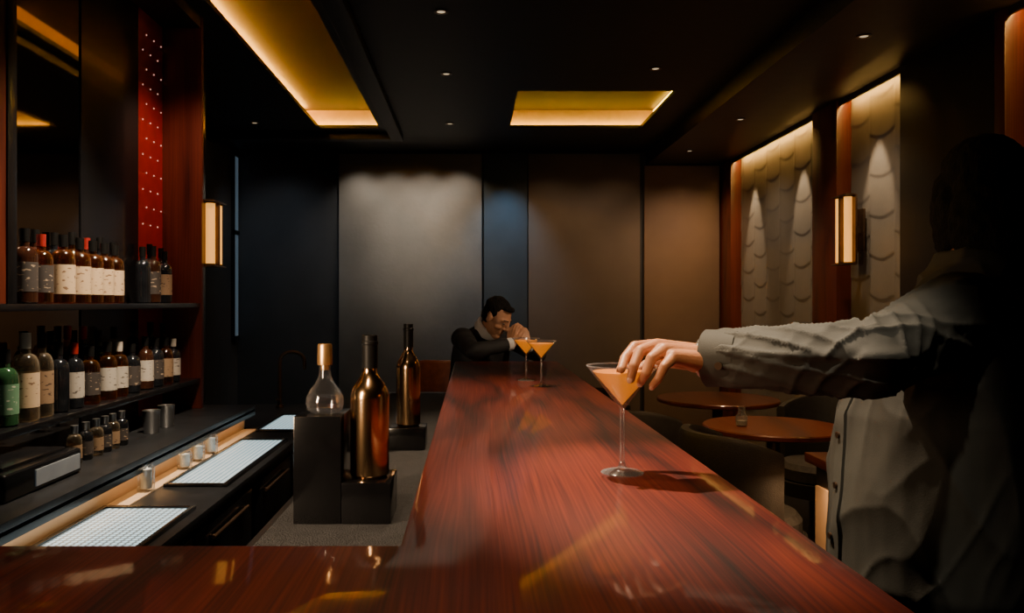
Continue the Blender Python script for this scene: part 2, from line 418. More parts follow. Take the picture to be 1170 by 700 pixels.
for z in (1.05, 2.02, 2.74): f.box(-2.188, -2.17, 7.17, 7.335, z, z+.04)
f.box(-2.188, -2.17, 7.17, 7.20, 1.05, 2.78).build('window_frame', M['black'], wn)
MB().box(-2.188, -2.182, 7.20, 7.335, 1.09, 2.74).build('pane', M['bluepane'], wn)

# ------------------------------------------------------------------ bar counter
BZ = 1.10
bar = thing('bar_counter', 'long L-shaped polished red mahogany bar counter running down the room', 'bar counter', (.17, 2.2, 0))
MB().poly([(-2.1, .40), (.43, .40), (.43, 4.0), (-.09, 4.0), (-.09, .975), (-2.1, .975)], BZ-.055, BZ, .006).build('countertop', M['bar'], bar)
MB().box(.27, .33, .48, 3.9, .1, BZ-.055).box(-2.05, .33, .46, .50, .1, BZ-.055).build('front_panel', M['wood'], bar)
MB().box(-.05, .27, .5, 3.9, 0, BZ-.055).box(-2.05, -.05, .5, .92, 0, BZ-.055).build('body', M['black'], bar)
MB().box(-.42, -.05, .93, 3.95, .90, .95, .004).build('ledge', M['worktop'], bar)
MB().box(-.40, -.05, .93, 3.93, .05, .90).build('under_cabinet', M['black'], bar)
MB().cyl((.40, .5, .2), (.40, 3.9, .2), .018).cyl((.33, 1, .2), (.40, 1, .2), .01).cyl((.33, 3.4, .2), (.40, 3.4, .2), .01).build('foot_rail', M['bronze'], bar)
tag(MB().box(-.40, -.055, 1.0, 3.85, .95, .957, .002).build('bar_mat', M['mat'], None, (-.23, 2.4, .95)), 'long dark grey textured rubber mat on the ledge inside the bar', 'bar mat')
MZ = .957

pl = MB(); pl.box(-.358, -.262, 1.57, 1.70, MZ, 1.172, .003); pl.box(-.262, -.163, 1.57, 1.70, MZ, 1.040, .003)
tag(pl.build('bottle_plinth', M['plinth'], None, (-.26, 1.63, MZ)), 'stepped black block carrying the decanter and the gold bottle', 'display block')
tag(MB().box(-.252, -.142, 2.36, 2.47, MZ, 1.022, .003).build('bottle_plinth', M['plinth'], None, (-.2, 2.41, MZ)), 'low black block under the dark amber bottle further along the bar', 'display block')

def big_bottle(name, label, loc, bodym, capm, r, h, capfrac=.765):
    t = thing(name, label, 'bottle', (0, 0, 0))
    ns = h*.56; nr = r*.36
    prof = [(0, .004), (r*.6, .004), (r*.86, 0), (r, .007), (r, ns)]
    for k in range(1, 15):
        u = k/14; e_ = .5+.5*math.cos(PI*u**1.15); prof.append((nr+(r-nr)*e_, ns+h*.20*u))
    prof += [(nr*.95, h*.985), (0, h*.985)]
    MB().lathe(prof, seg=64).build('glass_body', bodym, t)
    MB().lathe([(nr+.0015, h*capfrac), (nr+.0018, h*.93), (nr+.003, h*.935), (nr+.003, h*.955), (nr+.0015, h*.96), (nr+.0015, h-.001), (nr, h), (0, h)], seg=32).build('cap', capm, t)
    t.location = loc; return t
big_bottle('gold_bottle', 'tall brushed gold bottle with black foil neck on the lower block step', (-.213, 1.632, 1.040), M['gold'], M['foil'], .040, .292)
big_bottle('amber_bottle', 'dark amber gold bottle with black cap on the low block', (-.197, 2.415, 1.022), M['darkgold'], M['foil'], .037, .312)
d = thing('decanter', 'squat clear glass decanter with tall gold stopper on the higher block step', 'decanter', (0, 0, 0))
o = [(0, .001), (.028, 0), (.036, .006), (.039, .018), (.038, .032), (.031, .046), (.020, .060), (.0135, .074), (.0115, .088), (.0115, .098)]
i = [(r-.0022, max(z, .005)) for r, z in reversed(o[1:])]
MB().lathe(o+i+[(0, .005)], seg=40).build('glass_body', M['glassclear'], d)
MB().lathe([(0, .0055), (.032, .0055), (.0362, .018), (.0352, .030), (.034, .034), (0, .034)], seg=32).build('spirit', M['glassclear'], d)
MB().lathe([(0, .088), (.0092, .088), (.0092, .0985), (.0150, .0985), (.0155, .104), (.0150, .138), (.0135, .1415), (0, .142)], seg=28).build('stopper', M['goldcap'], d)
d.location = (-.306, 1.632, 1.172)

def martini(label, loc, sc):
    t = thing('martini_glass', label, 'cocktail glass', (0, 0, 0), 'orange cocktails on the bar')
    foot = [(0, 0), (.034, 0), (.037, .0012), (.034, .0028), (.018, .0055), (.007, .011), (.0044, .020), (0, .020)]
    MB().lathe([(r*sc, z*sc) for r, z in foot], seg=56).build('foot', M['glassstem'], t, None, 50)
    MB().lathe([(r*sc, z*sc) for r, z in [(.0044, .0201), (.0040, .06), (.0040, .108), (.0052, .1139)]], seg=24).build('stem', M['glassstem'], t, None, 50)
    prof = [(0, .1140), (.0055, .1145), (.0622, .1875), (.0618, .1885), (.0606, .188), (.002, .1185), (0, .1180)]
    MB().lathe([(r*sc, z*sc) for r, z in prof], seg=56).build('bowl', M['glass'], t, None, 50)
    rim = [(.0622, .1872), (.0628, .1880), (.0622, .1892), (.0606, .1892), (.0602, .1880), (.0608, .1872)]
    MB().lathe([(r*sc, z*sc) for r, z in rim], seg=56).build('rim', M['glassstem'], t, None, 50)
    lz = .178; lr = .845*(lz-.1185)+.0012
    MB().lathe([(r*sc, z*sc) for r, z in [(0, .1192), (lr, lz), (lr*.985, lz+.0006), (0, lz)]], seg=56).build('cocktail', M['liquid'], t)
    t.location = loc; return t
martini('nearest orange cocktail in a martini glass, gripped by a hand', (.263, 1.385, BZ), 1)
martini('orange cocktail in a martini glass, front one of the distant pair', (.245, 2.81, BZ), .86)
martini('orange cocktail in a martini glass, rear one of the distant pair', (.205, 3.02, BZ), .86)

# ------------------------------------------------------------------ back bar counter, worktop
bc = thing('back_counter', 'black back counter with a glowing beige front along the bottle shelves', 'counter', (-1.35, 2.8, 0))
MB().box(-1.56, -1.105, 1.0, 4.0, .845, .88, .003).box(-1.113, -1.105, 1.0, 4.0, .828, .86, .001).build('countertop', M['worktop'], bc)
MB().box(-1.54, -1.16, 1.0, 3.98, 0, .845).build('body', M['black'], bc)
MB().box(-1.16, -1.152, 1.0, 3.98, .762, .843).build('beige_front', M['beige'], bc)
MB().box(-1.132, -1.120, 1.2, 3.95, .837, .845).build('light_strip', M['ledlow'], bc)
wc = thing('work_counter', 'low black work counter with lit insets behind the bar', 'counter', (-1.0, 3, 0))
WZ = .76
MB().box(-1.15, -.82, 1.0, 4.0, WZ-.03, WZ, .003).box(-1.36, -.82, 4.02, 4.95, WZ-.03, WZ, .003).build('worktop', M['worktop'], wc)
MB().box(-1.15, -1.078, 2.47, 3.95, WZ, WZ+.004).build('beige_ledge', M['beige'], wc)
MB().box(-1.15, -.85, 1.0, 4.0, 0, WZ-.03).box(-1.34, -.85, 4.02, 4.92, 0, WZ-.03).build('body', M['black'], wc)
for k in range(6):
    y0 = 1.1+k*.63
    dr = MB().box(-.85, -.832, y0+.01, y0+.61, .10, .70, .004).build('door', M['blackgloss'], wc)
    MB().cyl((-.815, y0+.12, .66), (-.815, y0+.5, .66), .006).cyl((-.832, y0+.14, .66), (-.815, y0+.14, .66), .005).cyl((-.832, y0+.48, .66), (-.815, y0+.48, .66), .005).build('handle', M['bronze'], dr)
def lit(x0, x1, y0, y1, label):
    t = thing('light_panel', label, 'lit panel', ((x0+x1)/2, (y0+y1)/2, WZ), 'glowing perforated panels in the work counter')
    k = .016
    MB().box(x0-k, x0, y0-k, y1+k, WZ, WZ+.012, .002).box(x1, x1+k, y0-k, y1+k, WZ, WZ+.012, .002).box(x0, x1, y0-k, y0, WZ, WZ+.012, .002).box(x0, x1, y1, y1+k, WZ, WZ+.012, .002).build('frame', M['blackgloss'], t)
    MB().box(x0, x1, y0, y1, WZ, WZ+.006).build('perforated_plate', M['meshlight'], t)
lit(-1.125, -.87, 1.75, 2.42, 'glowing perforated panel nearest the front arm of the bar')
lit(-1.055, -.865, 2.74, 3.62, 'long glowing perforated panel beside the small ridged glasses')
lit(-1.055, -.865, 3.90, 4.42, 'farthest glowing perforated panel, near the gooseneck tap')
fa = MB(); pts = [V((-1.17, 4.78, WZ)), V((-1.17, 4.78, WZ+.28))]
for k in range(1, 9):
    a = PI*k/8; pts.append(V((-1.17+.075*(1-math.cos(a)), 4.78, WZ+.28+.06*math.sin(a))))
pts.append(pts[-1]+V((0, 0, -.04)))
fr = thing('tap', 'dark gooseneck tap standing at the far end of the work counter', 'tap', (-1.17, 4.78, WZ))
fa.tube(pts, .011).build('spout', M['bronze'], fr)
MB().lathe([(0, 0), (.024, 0), (.024, .012), (.014, .02), (.012, .05), (0, .05)], (-1.17, 4.78, WZ)).build('base', M['bronze'], fr)
MB().cyl((-1.17, 4.77, WZ+.04), (-1.17, 4.70, WZ+.06), .006).build('lever', M['bronze'], fr)

# ------------------------------------------------------------------ bottle cabinet
S1, S2 = 1.395, 1.03
cb = thing('bottle_cabinet', 'tall dark wood bottle cabinet with two open shelves and smoked mirror back', 'cabinet', (-1.45, 2.9, .88))
CX0, CX1 = -1.52, -1.33
MB().box(CX0-.03, CX0, 1.9, 3.05, .88, 2.80).build('mirror_back', M['mirror'], cb)
MB().box(CX0-.03, CX0+.005, 3.05, 3.57, .88, 2.80).build('back_panel', M['blackgloss'], cb)
rp = MB().box(CX0-.03, CX0+.004, 3.57, 3.85, .88, 2.80).build('red_panel', M['red'], cb)
stm = None
for k in range(12):
    for q in range(3):
        x, y, z = CX0+.004, 3.62+.085*q+(.04 if k % 2 else 0), 1.76+k*.08
        if stm is None:
            s_ = MB(); bmesh.ops.create_uvsphere(s_.bm, u_segments=8, v_segments=5, radius=.0038, matrix=Matrix.Translation((x, y, z)))
            stm = s_.build('stud', M['stud'], rp); stx = (x, y, z)
        else:
            cp = stm.copy(); COL.objects.link(cp); cp.location = V((x, y, z))-V(stx)
MB().box(CX0, CX1, 1.9, 3.85, S1-.022, S1, .002).build('shelf', M['blackgloss'], cb)
MB().box(CX0, CX1, 1.9, 3.85, S2-.022, S2, .002).build('shelf', M['blackgloss'], cb)
MB().box(CX0-.03, CX1+.005, 3.85, 3.88, .88, 2.80, .002).build('side_panel', M['wood'], cb)
MB().box(CX0-.03, CX1, 1.87, 1.90, .88, 2.80, .002).build('side_panel', M['wood'], cb)
MB().box(-1.375, -1.33, 2.255, 2.30, S1, 2.80, .002).build('front_post', M['blackgloss'], cb)
MB().box(-1.375, -1.335, 2.20, 2.254, S1, 2.80, .002).build('wood_stile', M['wood'], cb)
MB().box(CX0-.03, -1.39, 3.88, 4.10, .88, 2.80, .002).build('end_post', M['blackgloss'], cb)
MB().box(CX0-.03, CX1, 1.9, 3.85, 2.74, 2.80).build('top', M['black'], cb)

def bot(label, px, X, Z, r, h, body, cap, lab=None, lz=(.16, .55), ns=.6, nr=None, capfrac=.82, group=None, name='liquor_bottle'):
    Y = X*900/(px-540)
    t = thing(name, label, 'bottle', (0, 0, 0), group)
    nr = nr or r*.36; n0 = ns*h
    prof = [(0, .003), (r*.85, 0), (r, .005), (r, n0)]
    for k in range(1, 6):
        u = k/5; prof.append((nr+(r-nr)*(math.cos(u*PI/2) if u < 1 else 0), n0+h*.16*math.sin(u*PI/2)))
    prof += [(nr, h*.985), (0, h*.985)]
    MB().lathe(prof, seg=24).build('glass_body', M[body], t)
    MB().lathe([(nr+.001, h*capfrac), (nr+.0018, h*.94), (nr+.0018, h-.001), (0, h)], seg=20).build('cap', M[cap], t)
    if lab: MB().lathe([(r+.0006, h*lz[0]), (r+.0006, h*lz[1])], seg=24).build('label', M[lab], t)
    t.location = (X, Y, Z); t.rotation_euler.z = random.random()*6
    return t
g1 = 'bottles on the upper shelf'; g2 = 'bottles on the lower shelf'; g3 = 'small bottles on the back counter'
XF, XK = -1.395, -1.472
U = [(28, XF, .038, .235, 'brown', 'foil', 'ldark', 'dark brown bottle with dark label, first in the front row of the upper shelf'),
     (47, XF, .036, .225, 'amber', 'redcap', 'ldark', 'dark amber bottle with red cap, left of the cream-labelled row on the upper shelf'),
     (40, XK, .032, .25, 'brown', 'foil', None, 'tall unlabelled dark bottle at the back, far left of the upper shelf'),
     (62, XK, .032, .25, 'blackglass', 'foil', 'ltan', 'tall black bottle at the back, behind the cream-labelled row'),
     (82, XK, .031, .262, 'amber', 'foil', None, 'taller amber bottle at the back behind the first two cream-labelled bottles'),
     (99, XK, .031, .25, 'brown', 'redcap', None, 'brown bottle with red cap at the back behind the cream-labelled row'),
     (114, XK, .030, .26, 'blackglass', 'foil', None, 'unlabelled black bottle at the back behind the cream-labelled row'),
     (129, XK, .030, .25, 'amber', 'foil', None, 'amber bottle at the back behind the last cream-labelled bottles')]
for px, X, r, h, b_, c_, l_, lab in U: bot(lab, px, X, S1, r, h, b_, c_, l_, group=g1)
for k, px in enumerate((72, 91, 106, 119, 131)):
    bot(ORD[k]+' from the left of five cream-labelled amber bottles on the upper shelf', px, XF, S1, .0385-.001*k, .235-.002*k, 'amber', 'foil', 'lcream', (.14, .56), .62, group=g1)
for k, (px, X, b_, l_, h) in enumerate(((163, XF, 'blackglass', None, .24), (175, XF, 'brown', 'ldark', .25), (188, XF, 'blackglass', 'ltan', .235), (171, XK, 'blackglass', None, .27), (184, XK, 'brown', None, .26))):
    bot(['slim black bottle, left of the dark group beside the red panel, upper shelf', 'brown bottle with dark label, middle of the dark group by the red panel', 'black bottle with tan label nearest the wooden end panel, upper shelf', 'tall black bottle at the back of the dark group, upper shelf', 'tall brown bottle at the back beside the wooden end panel, upper shelf'][k], px, X, S1, .032, h, b_, 'foil', l_, group=g1)
Lw = [(6, XF, .036, .23, 'green', 'foil', 'lgreen', 'green bottle with green label at the left edge of the lower shelf'),
      (29, XF, .040, .275, 'clearb', 'whitecap', 'lcream', 'large pale bottle with tall cream label on the lower shelf'),
      (48, XF, .034, .27, 'clearb', 'foil', 'ltan', 'pale bottle with tan label right of the large cream-labelled one, lower shelf'),
      (67, XF, .034, .235, 'blackglass', 'foil', None, 'plain black bottle in front, lower shelf, left of the red-capped one'),
      (85, XF, .032, .23, 'blackglass', 'redcap', 'lwhite', 'black bottle with red cap and white label on the lower shelf'),
      (103, XF, .034, .21, 'amber', 'foil', 'ldark', 'short amber bottle with dark label, middle of the lower shelf'),
      (123, XF, .034, .22, 'amber', 'foil', 'lwhite', 'amber bottle with white label, left of a matching one, lower shelf'),
      (136, XF, .034, .215, 'amber', 'whitecap', 'lwhite', 'amber bottle with white label and pale cap, lower shelf'),
      (151, XF, .032, .20, 'blackglass', 'foil', 'ldark', 'short black bottle with dark label between the amber pair and the end group, lower shelf'),
      (58, XK, .032, .27, 'blackglass', 'foil', None, 'tall black bottle at the back behind the plain black one, lower shelf'),
      (77, XK, .032, .285, 'amber', 'redcap', None, 'tall amber bottle with red capsule at the back of the lower shelf'),
      (95, XK, .032, .28, 'blackglass', 'redcap', None, 'tall black bottle with red capsule at the back of the lower shelf'),
      (112, XK, .032, .26, 'green', 'foil', None, 'dark green bottle at the back, middle of the lower shelf'),
      (130, XK, .032, .27, 'clearb', 'foil', None, 'tall pale bottle at the back behind the amber pair, lower shelf'),
      (166, XF, .034, .225, 'brown', 'foil', 'lwhite', 'brown bottle with white label, left of the group by the wooden end panel, lower shelf'),
      (178, XF, .034, .215, 'blackglass', 'foil', 'ldark', 'black bottle with dark label in the group by the wooden end panel, lower shelf'),
      (189, XF, .034, .21, 'amber', 'foil', 'ltan', 'amber bottle with tan label in the group by the wooden end panel, lower shelf'),
      (198, XF, .032, .20, 'blackglass', 'whitecap', 'lwhite', 'black bottle with white label and pale cap nearest the end panel, lower shelf'),
      (172, XK, .032, .28, 'blackglass', 'foil', None, 'tall black bottle at the back left of the group by the end panel, lower shelf'),
      (186, XK, .032, .27, 'brown', 'foil', None, 'tall brown bottle at the back right of the group by the end panel, lower shelf')]
for px, X, r, h, b_, c_, l_, lab in Lw: bot(lab, px, X, S2, r, h, b_, c_, l_, group=g2)
for k, px in enumerate((85, 98, 110, 120, 129, 139)):
    bot(ORD[k]+' from the left of six small steel-capped bottles on the back counter', px, -1.28, .88, .023, .125, 'blackglass' if k % 2 else 'clearb', 'steel', 'ldark' if k % 2 else 'ltan', (.15, .5), .6, .010, .78, g3, 'small_bottle')
for px, l in ((173, 'left one of two steel cups on the back counter'), (190, 'right one of two steel cups on the back counter')):
    t = thing('steel_cup', l, 'cup', (0, 0, 0), 'steel cups on the back counter')
    MB().lathe([(0, .0), (.028, 0), (.030, .003), (.034, .088), (.0355, .09), (.0325, .088), (.028, .006), (0, .006)], seg=32).build('cup_body', M['steel'], t)
    t.location = (-1.28, -1.28*900/(px-540), .88)
for k, (px, h) in enumerate(((167, .092), (211, .07), (226, .075), (241, .082))):
    t = thing('ridged_glass', ['ridged glass tumbler nearest, standing alone beside the long lit panel', 'short ridged glass, left of three beside the long lit panel', 'ridged glass, middle of three beside the long lit panel', 'ridged glass, right of three beside the long lit panel'][k], 'glass', (0, 0, 0), 'ridged glasses on the work counter')
    MB().lathe([(0, 0), (.026, 0), (.029, .004)]+[(.029-.0022*(q % 2), .008+(h-.02)*q/8) for q in range(9)]+[(.022, h-.006), (.022, h), (.019, h), (.019, .01), (0, .01)], seg=28).build('glass_body', M['glassdim'], t)
    MB().lathe([(0, .0105), (.0185, .0105), (.0185, h*.8), (0, h*.8)], seg=20).build('contents', M['milk'], t)
    t.location = (-1.10, -1.10*900/(px-540), WZ+.004)
ap = thing('bar_appliance', 'low black appliance with pale front panel at the left end of the back counter', 'appliance', (-1.3, 2.2, .88))
MB().box(-1.46, -1.20, 2.02, 2.42, .88, .955, .012, 3).build('body', M['blackgloss'], ap)
MB().box(-1.20, -1.196, 2.16, 2.40, .895, .94).build('front_panel', M['palepanel'], ap)
MB().box(-1.44, -1.23, 2.06, 2.38, .955, .965, .004).build('lid', M['blackgloss'], ap)

# ------------------------------------------------------------------ sconces, downlights
def sconce(label, wall_x, s, Y, z0, z1, dep):
    t = thing('wall_sconce', label, 'wall lamp', (wall_x, Y, (z0+z1)/2), 'twin-tube wall sconces')
    x1 = wall_x+s*dep
    def bx(mb, xa, xb, *r): return mb.box(min(xa, xb), max(xa, xb), *r)
    m = MB(); bx(m, wall_x, wall_x+s*.015, Y-.04, Y+.04, z0+.08, z1-.08, .003); bx(m, wall_x, x1, Y-.012, Y+.012, (z0+z1)/2-.02, (z0+z1)/2+.02)
    bx(m, x1-.006, x1+.006, Y-.10, Y+.10, z0, z1, .002); m.build('backplate', M['bronze'], t)
    fm = MB()
    bx(fm, x1, x1+s*.058, Y-.010, Y+.010, z0, z1, .001)
    for zz in (z0-.004, z1-.004): bx(fm, x1, x1+s*.062, Y-.10, Y+.10, zz, zz+.008, .001)
    fm.build('frame', M['bronze'], t)
    for dy in (-.054, .054):
        tb = MB().cyl((x1+s*.03, Y+dy, z0+.012), (x1+s*.03, Y+dy, z1-.012), .023, seg=20).build('tube_shade', M['tube'], t)
        MB().cyl((x1+s*.03, Y+dy, z0+.004), (x1+s*.03, Y+dy, z0+.012), .027).build('end_cap', M['bronze'], tb)
        MB().cyl((x1+s*.03, Y+dy, z1-.012), (x1+s*.03, Y+dy, z1-.004), .027).build('end_cap', M['bronze'], tb)
sconce('glowing twin-tube wall lamp on the carved grey niche at right', 2.39, -1, 4.83, 1.63, 2.05, .085)
sconce('glowing twin-tube wall lamp on the post at the end of the bottle cabinet', -1.39, 1, 3.99, 1.58, 1.905, .05)
def dl(px, py, zc, label):
    Y = 900*(zc-1.4)/(345-py); X = (px-540)*Y/900
    t = thing('downlight', label, 'ceiling light', (X, Y, zc), 'recessed ceiling downlights')
    MB().lathe([(.022, 0), (.034, -.001), (.036, -.005), (.024, -.006), (.022, 0)], (X, Y, zc), 24).build('trim_ring', M['bronze'], t)
    MB().lathe([(0, -.002), (.020, -.002), (.020, -.001), (0, -.001)], (X, Y, zc), 20).build('lamp', M['lampdisc'], t)
for a in ((212, 68, 2.8, 'ceiling downlight above the bottle cabinet'), (291, 140, 2.8, 'ceiling downlight left of the far end of the long recess'), (504, 13, 2.8, 'nearest ceiling downlight above the middle of the bar'),
          (510, 84, 2.8, 'middle ceiling downlight over the bar, between the two recesses'), (514, 141, 2.8, 'farthest ceiling downlight over the bar, near the back wall'), (749, 78, 2.8, 'ceiling downlight in front of the square recess'),
          (987, 41, 2.68, 'nearest soffit downlight above the right wall niches'), (846, 136, 2.68, 'soffit downlight by the far carved niche'), (788, 172, 2.68, 'farthest soffit downlight near the tan back panel')): dl(*a)

# ------------------------------------------------------------------ tables, chairs, stool
def table(label, x, y, r=.36):
    t = thing('round_table', label, 'table', (0, 0, 0), 'round tables beside the bar')
    MB().lathe([(0, .718), (r-.02, .718), (r, .726), (r, .744), (r-.005, .75), (0, .75)], seg=64).build('tabletop', M['tablewood'], t)
    MB().cyl((0, 0, .02), (0, 0, .718), .035).build('pedestal', M['bronze'], t)
    MB().lathe([(0, 0), (.22, 0), (.22, .012), (.05, .03), (0, .03)], seg=40).build('base', M['bronze'], t)
    t.location = (x, y, 0)
table('round red wood table with the small glass on it', 1.585, 4.15)
table('farther round red wood table behind the one with the small glass', 1.66, 5.34, .40)
tg = thing('glass_jar', 'small glass jar standing on the nearer round table', 'glass', (0, 0, 0))
MB().lathe([(0, 0), (.026, 0), (.03, .005), (.031, .05), (.018, .07), (.018, .10), (.0155, .10), (.0155, .07), (.028, .048), (.027, .008), (0, .008)], seg=28).build('glass_body', M['glassdim'], tg)
MB().lathe([(0, .0085), (.026, .0085), (.026, .03), (0, .03)], seg=20).build('candle', M['whitecap'], tg)
tg.location = (1.41, 4.13, .75)
sq = thing('side_table', 'square dark side table with warm-lit panel behind the standing person', 'table', (1.8, 3.1, 0))
MB().box(1.44, 2.12, 2.75, 3.42, .71, .75, .004).build('tabletop', M['tablewood'], sq)
MB().box(1.47, 2.08, 2.80, 3.38, .0, .05).box(1.475, 1.50, 2.80, 3.38, .05, .71).box(2.04, 2.08, 2.80, 3.36, .05, .71).build('frame', M['black'], sq)
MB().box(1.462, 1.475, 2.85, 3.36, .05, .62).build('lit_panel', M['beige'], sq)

def tub_chair(label, mat, cush, w=.28, h=.82, span=190):
    t = thing('tub_chair', label, 'chair', (0, 0, 0))
    bm = bmesh.new(); N = 28; th = .045; rows = []
    for i in range(N+1):
        a = math.radians(180-span/2+span*i/N); q = abs(i/N-.5)*2
        top = h-.16*max(0, q-.45)**1.6
        col = []
        for (rr, z) in ((w, .30), (w+.006, (top+.3)/2), (w+.010, top-.02), (w-.003, top), (w-th+.008, top), (w-th, top-.02), (w-th, .30)):
            col.append(bm.verts.new((rr*math.cos(a)*1.0, rr*math.sin(a), z)))
        rows.append(col)
    for A_, B_ in zip(rows, rows[1:]):
        for k in range(7): bm.faces.new((A_[k], A_[(k+1) % 7], B_[(k+1) % 7], B_[k]))
    bm.faces.new(rows[0]); bm.faces.new(rows[-1][::-1])
    m = MB(); m.bm.free(); m.bm = bm; m.build('backrest', mat, t, None, 50)
    sr = w-th-.004
    MB().lathe([(0, .36), (sr-.01, .36), (sr, .37), (sr+.0, .43), (sr-.025, .46), (0, .468)], (.02, 0, 0), 40).build('seat_cushion', cush, t)
    MB().lathe([(0, .28), (w-.01, .28), (w-.01, .36), (0, .36)], seg=40).build('seat_base', mat, t)
    for sx in (-1, 1):
        for sy in (-1, 1): MB().cyl((sx*.17, sy*.17, .28), (sx*.19, sy*.19, 0), .018, .012).build('leg', M['bronze'], t)
    return t
chA = tub_chair('charcoal tub chair with grey seat pulled up to the nearer round table', M['uphol'], M['cushion'])
def putc(t, x, y, ang): t.location = (x, y, 0); t.rotation_euler.z = math.radians(ang); return t
for (x, y, an, l) in ((.93, 4.45, 40, 'charcoal tub chair right beside the bar, left of the nearer round table'), (1.0, 5.15, -10, 'charcoal tub chair left of the farther round table'),
                      (.78, 5.95, 30, 'farthest charcoal tub chair, beyond the end of the bar'), (2.07, 4.66, 215, 'charcoal tub chair against the carved wall behind the nearer table')):
    k = copy_tree(chA); k['label'] = l; k['group'] = 'charcoal tub chairs'; putc(k, x, y, an)
chA['group'] = 'charcoal tub chairs'; putc(chA, 1.24, 3.60, 10)
lc = tub_chair('brown leather tub chair beyond the left far end of the bar', M['leather'], M['leather'], .32, .97); putc(lc, -.14, 6.1, 95)
sl = thing('bar_stool', 'dark bar stool under the seated person at the far end', 'stool', (.02, 4.47, 0))
MB().lathe([(0, .62), (.17, .62), (.18, .64), (.17, .675), (0, .68)], (.02, 4.47, 0)).build('seat', M['leather'], sl)
MB().cyl((.02, 4.47, .02), (.02, 4.47, .62), .025).build('column', M['bronze'], sl)
MB().lathe([(0, 0), (.2, 0), (.2, .012), (.04, .03), (0, .03)], (.02, 4.47, 0)).build('base', M['bronze'], sl)

# ------------------------------------------------------------------ people
def head(bm, C, fh, up, s=.95):
    fh = V(fh).normalized(); up = (V(up)-fh*V(up).dot(fh)).normalized(); r = fh.cross(up)
    R = Matrix((r, fh, up)).transposed()
    P = lambda x, y, z: V(C)+(r*x+fh*y+up*z)*s
    E = lambda p, rad: ell(bm, P(*p), [q*s for q in rad], R)
    E((0, -.012, .035), (.076, .096, .085)); E((0, .022, -.04), (.058, .068, .082)); E((0, .03, .01), (.066, .066, .07))
    caps(bm, P(0, .058, -.103), P(0, .066, -.098), .028*s, .026*s)
    chain(bm, [P(0, .094, .022), P(0, .108, -.012), P(0, .114, -.024)], [.008*s, .010*s, .012*s])
    for q in (-1, 1):
        caps(bm, P(q*.011, .099, -.028), P(q*.011, .097, -.028), .008*s, .008*s)
        caps(bm, P(q*.015, .087, .030), P(q*.05, .072, .028), .009*s, .008*s)
        E((q*.077, -.008, -.006), (.010, .022, .034))
        caps(bm, P(q*.035, .066, -.025), P(q*.045, .056, -.03), .02*s, .018*s)
    caps(bm, P(-.016, .083, -.060), P(.016, .083, -.060), .008*s, .008*s); caps(bm, P(-.012, .084, -.072), P(.012, .084, -.072), .008*s, .008*s)
    return P, R
def face_bits(P, R, s, parent, hairm, seed, long=False):
    for q in (-1, 1):
        b = bmesh.new(); ell(b, P(q*.031, .079, .008), (.013*s, .012*s, .006*s), R)
        me = bpy.data.meshes.new('eye'); b.to_mesh(me); b.free(); link_mesh('eye', me, M['eye'], parent)
        b = bmesh.new(); caps(b, P(q*.014, .095, .034), P(q*.05, .080, .034), .0032*s, .0025*s)
        me = bpy.data.meshes.new('eyebrow'); b.to_mesh(me); b.free(); link_mesh('eyebrow', me, hairm, parent)
    b = bmesh.new()
    ell(b, P(0, -.030, .052), (.080*s, .092*s, .082*s), R); ell(b, P(0, -.062, .0), (.070*s, .052*s, .075*s), R)
    ell(b, P(0, .046, .100), (.052*s, .034*s, .018*s), R)
    for q in (-1, 1): ell(b, P(q*.070, -.002, .035), (.010*s, .022*s, .036*s), R)
    if long:
        ell(b, P(0, -.062, -.075), (.082*s, .066*s, .110*s), R)
        for q in (-1, 1): ell(b, P(q*.076, -.008, -.03), (.020*s, .050*s, .095*s), R)
    me = remesh(b, .0045, 3, lambda p: .004*noise.noise(p*60+V((seed, 0, 0))))
    link_mesh('hair', me, hairm, parent, None, 0)
def gen_hand(bm, wri, d, n, thumb, curl, sc=1):
    d = V(d).normalized(); n = (V(n)-d*V(n).dot(d)).normalized(); s_ = d.cross(n)*thumb
    w_ = V(wri)
    offs = [.028, .009, -.010, -.027]; lens = [.072, .080, .074, .058]
    for k in range(4):
        mcp = w_+d*(.088-.006*abs(k-1))*sc+s_*offs[k]*sc
        caps(bm, w_+s_*offs[k]*.55*sc, mcp, .017*sc, .0115*sc)
        p = mcp; a = curl*.5
        pts = [p]
        for f_ in (.45, .31, .24):
            dd = d*math.cos(a)+n*math.sin(a); p = p+dd*lens[k]*f_*sc; pts.append(p); a += curl
        chain(bm, pts, [.0105*sc, .0095*sc, .0085*sc, .0072*sc], 12)
    p0 = w_+d*.02*sc+s_*.024*sc; p1 = p0+(d*.028+s_*.024+n*.008)*sc; p2 = p1+(d*.03+n*.018+s_*.004)*sc; p3 = p2+(d*.02+n*.014-s_*.004)*sc
    chain(bm, [p0, p1, p2, p3], [.016*sc, .013*sc, .0105*sc, .0085*sc], 12)

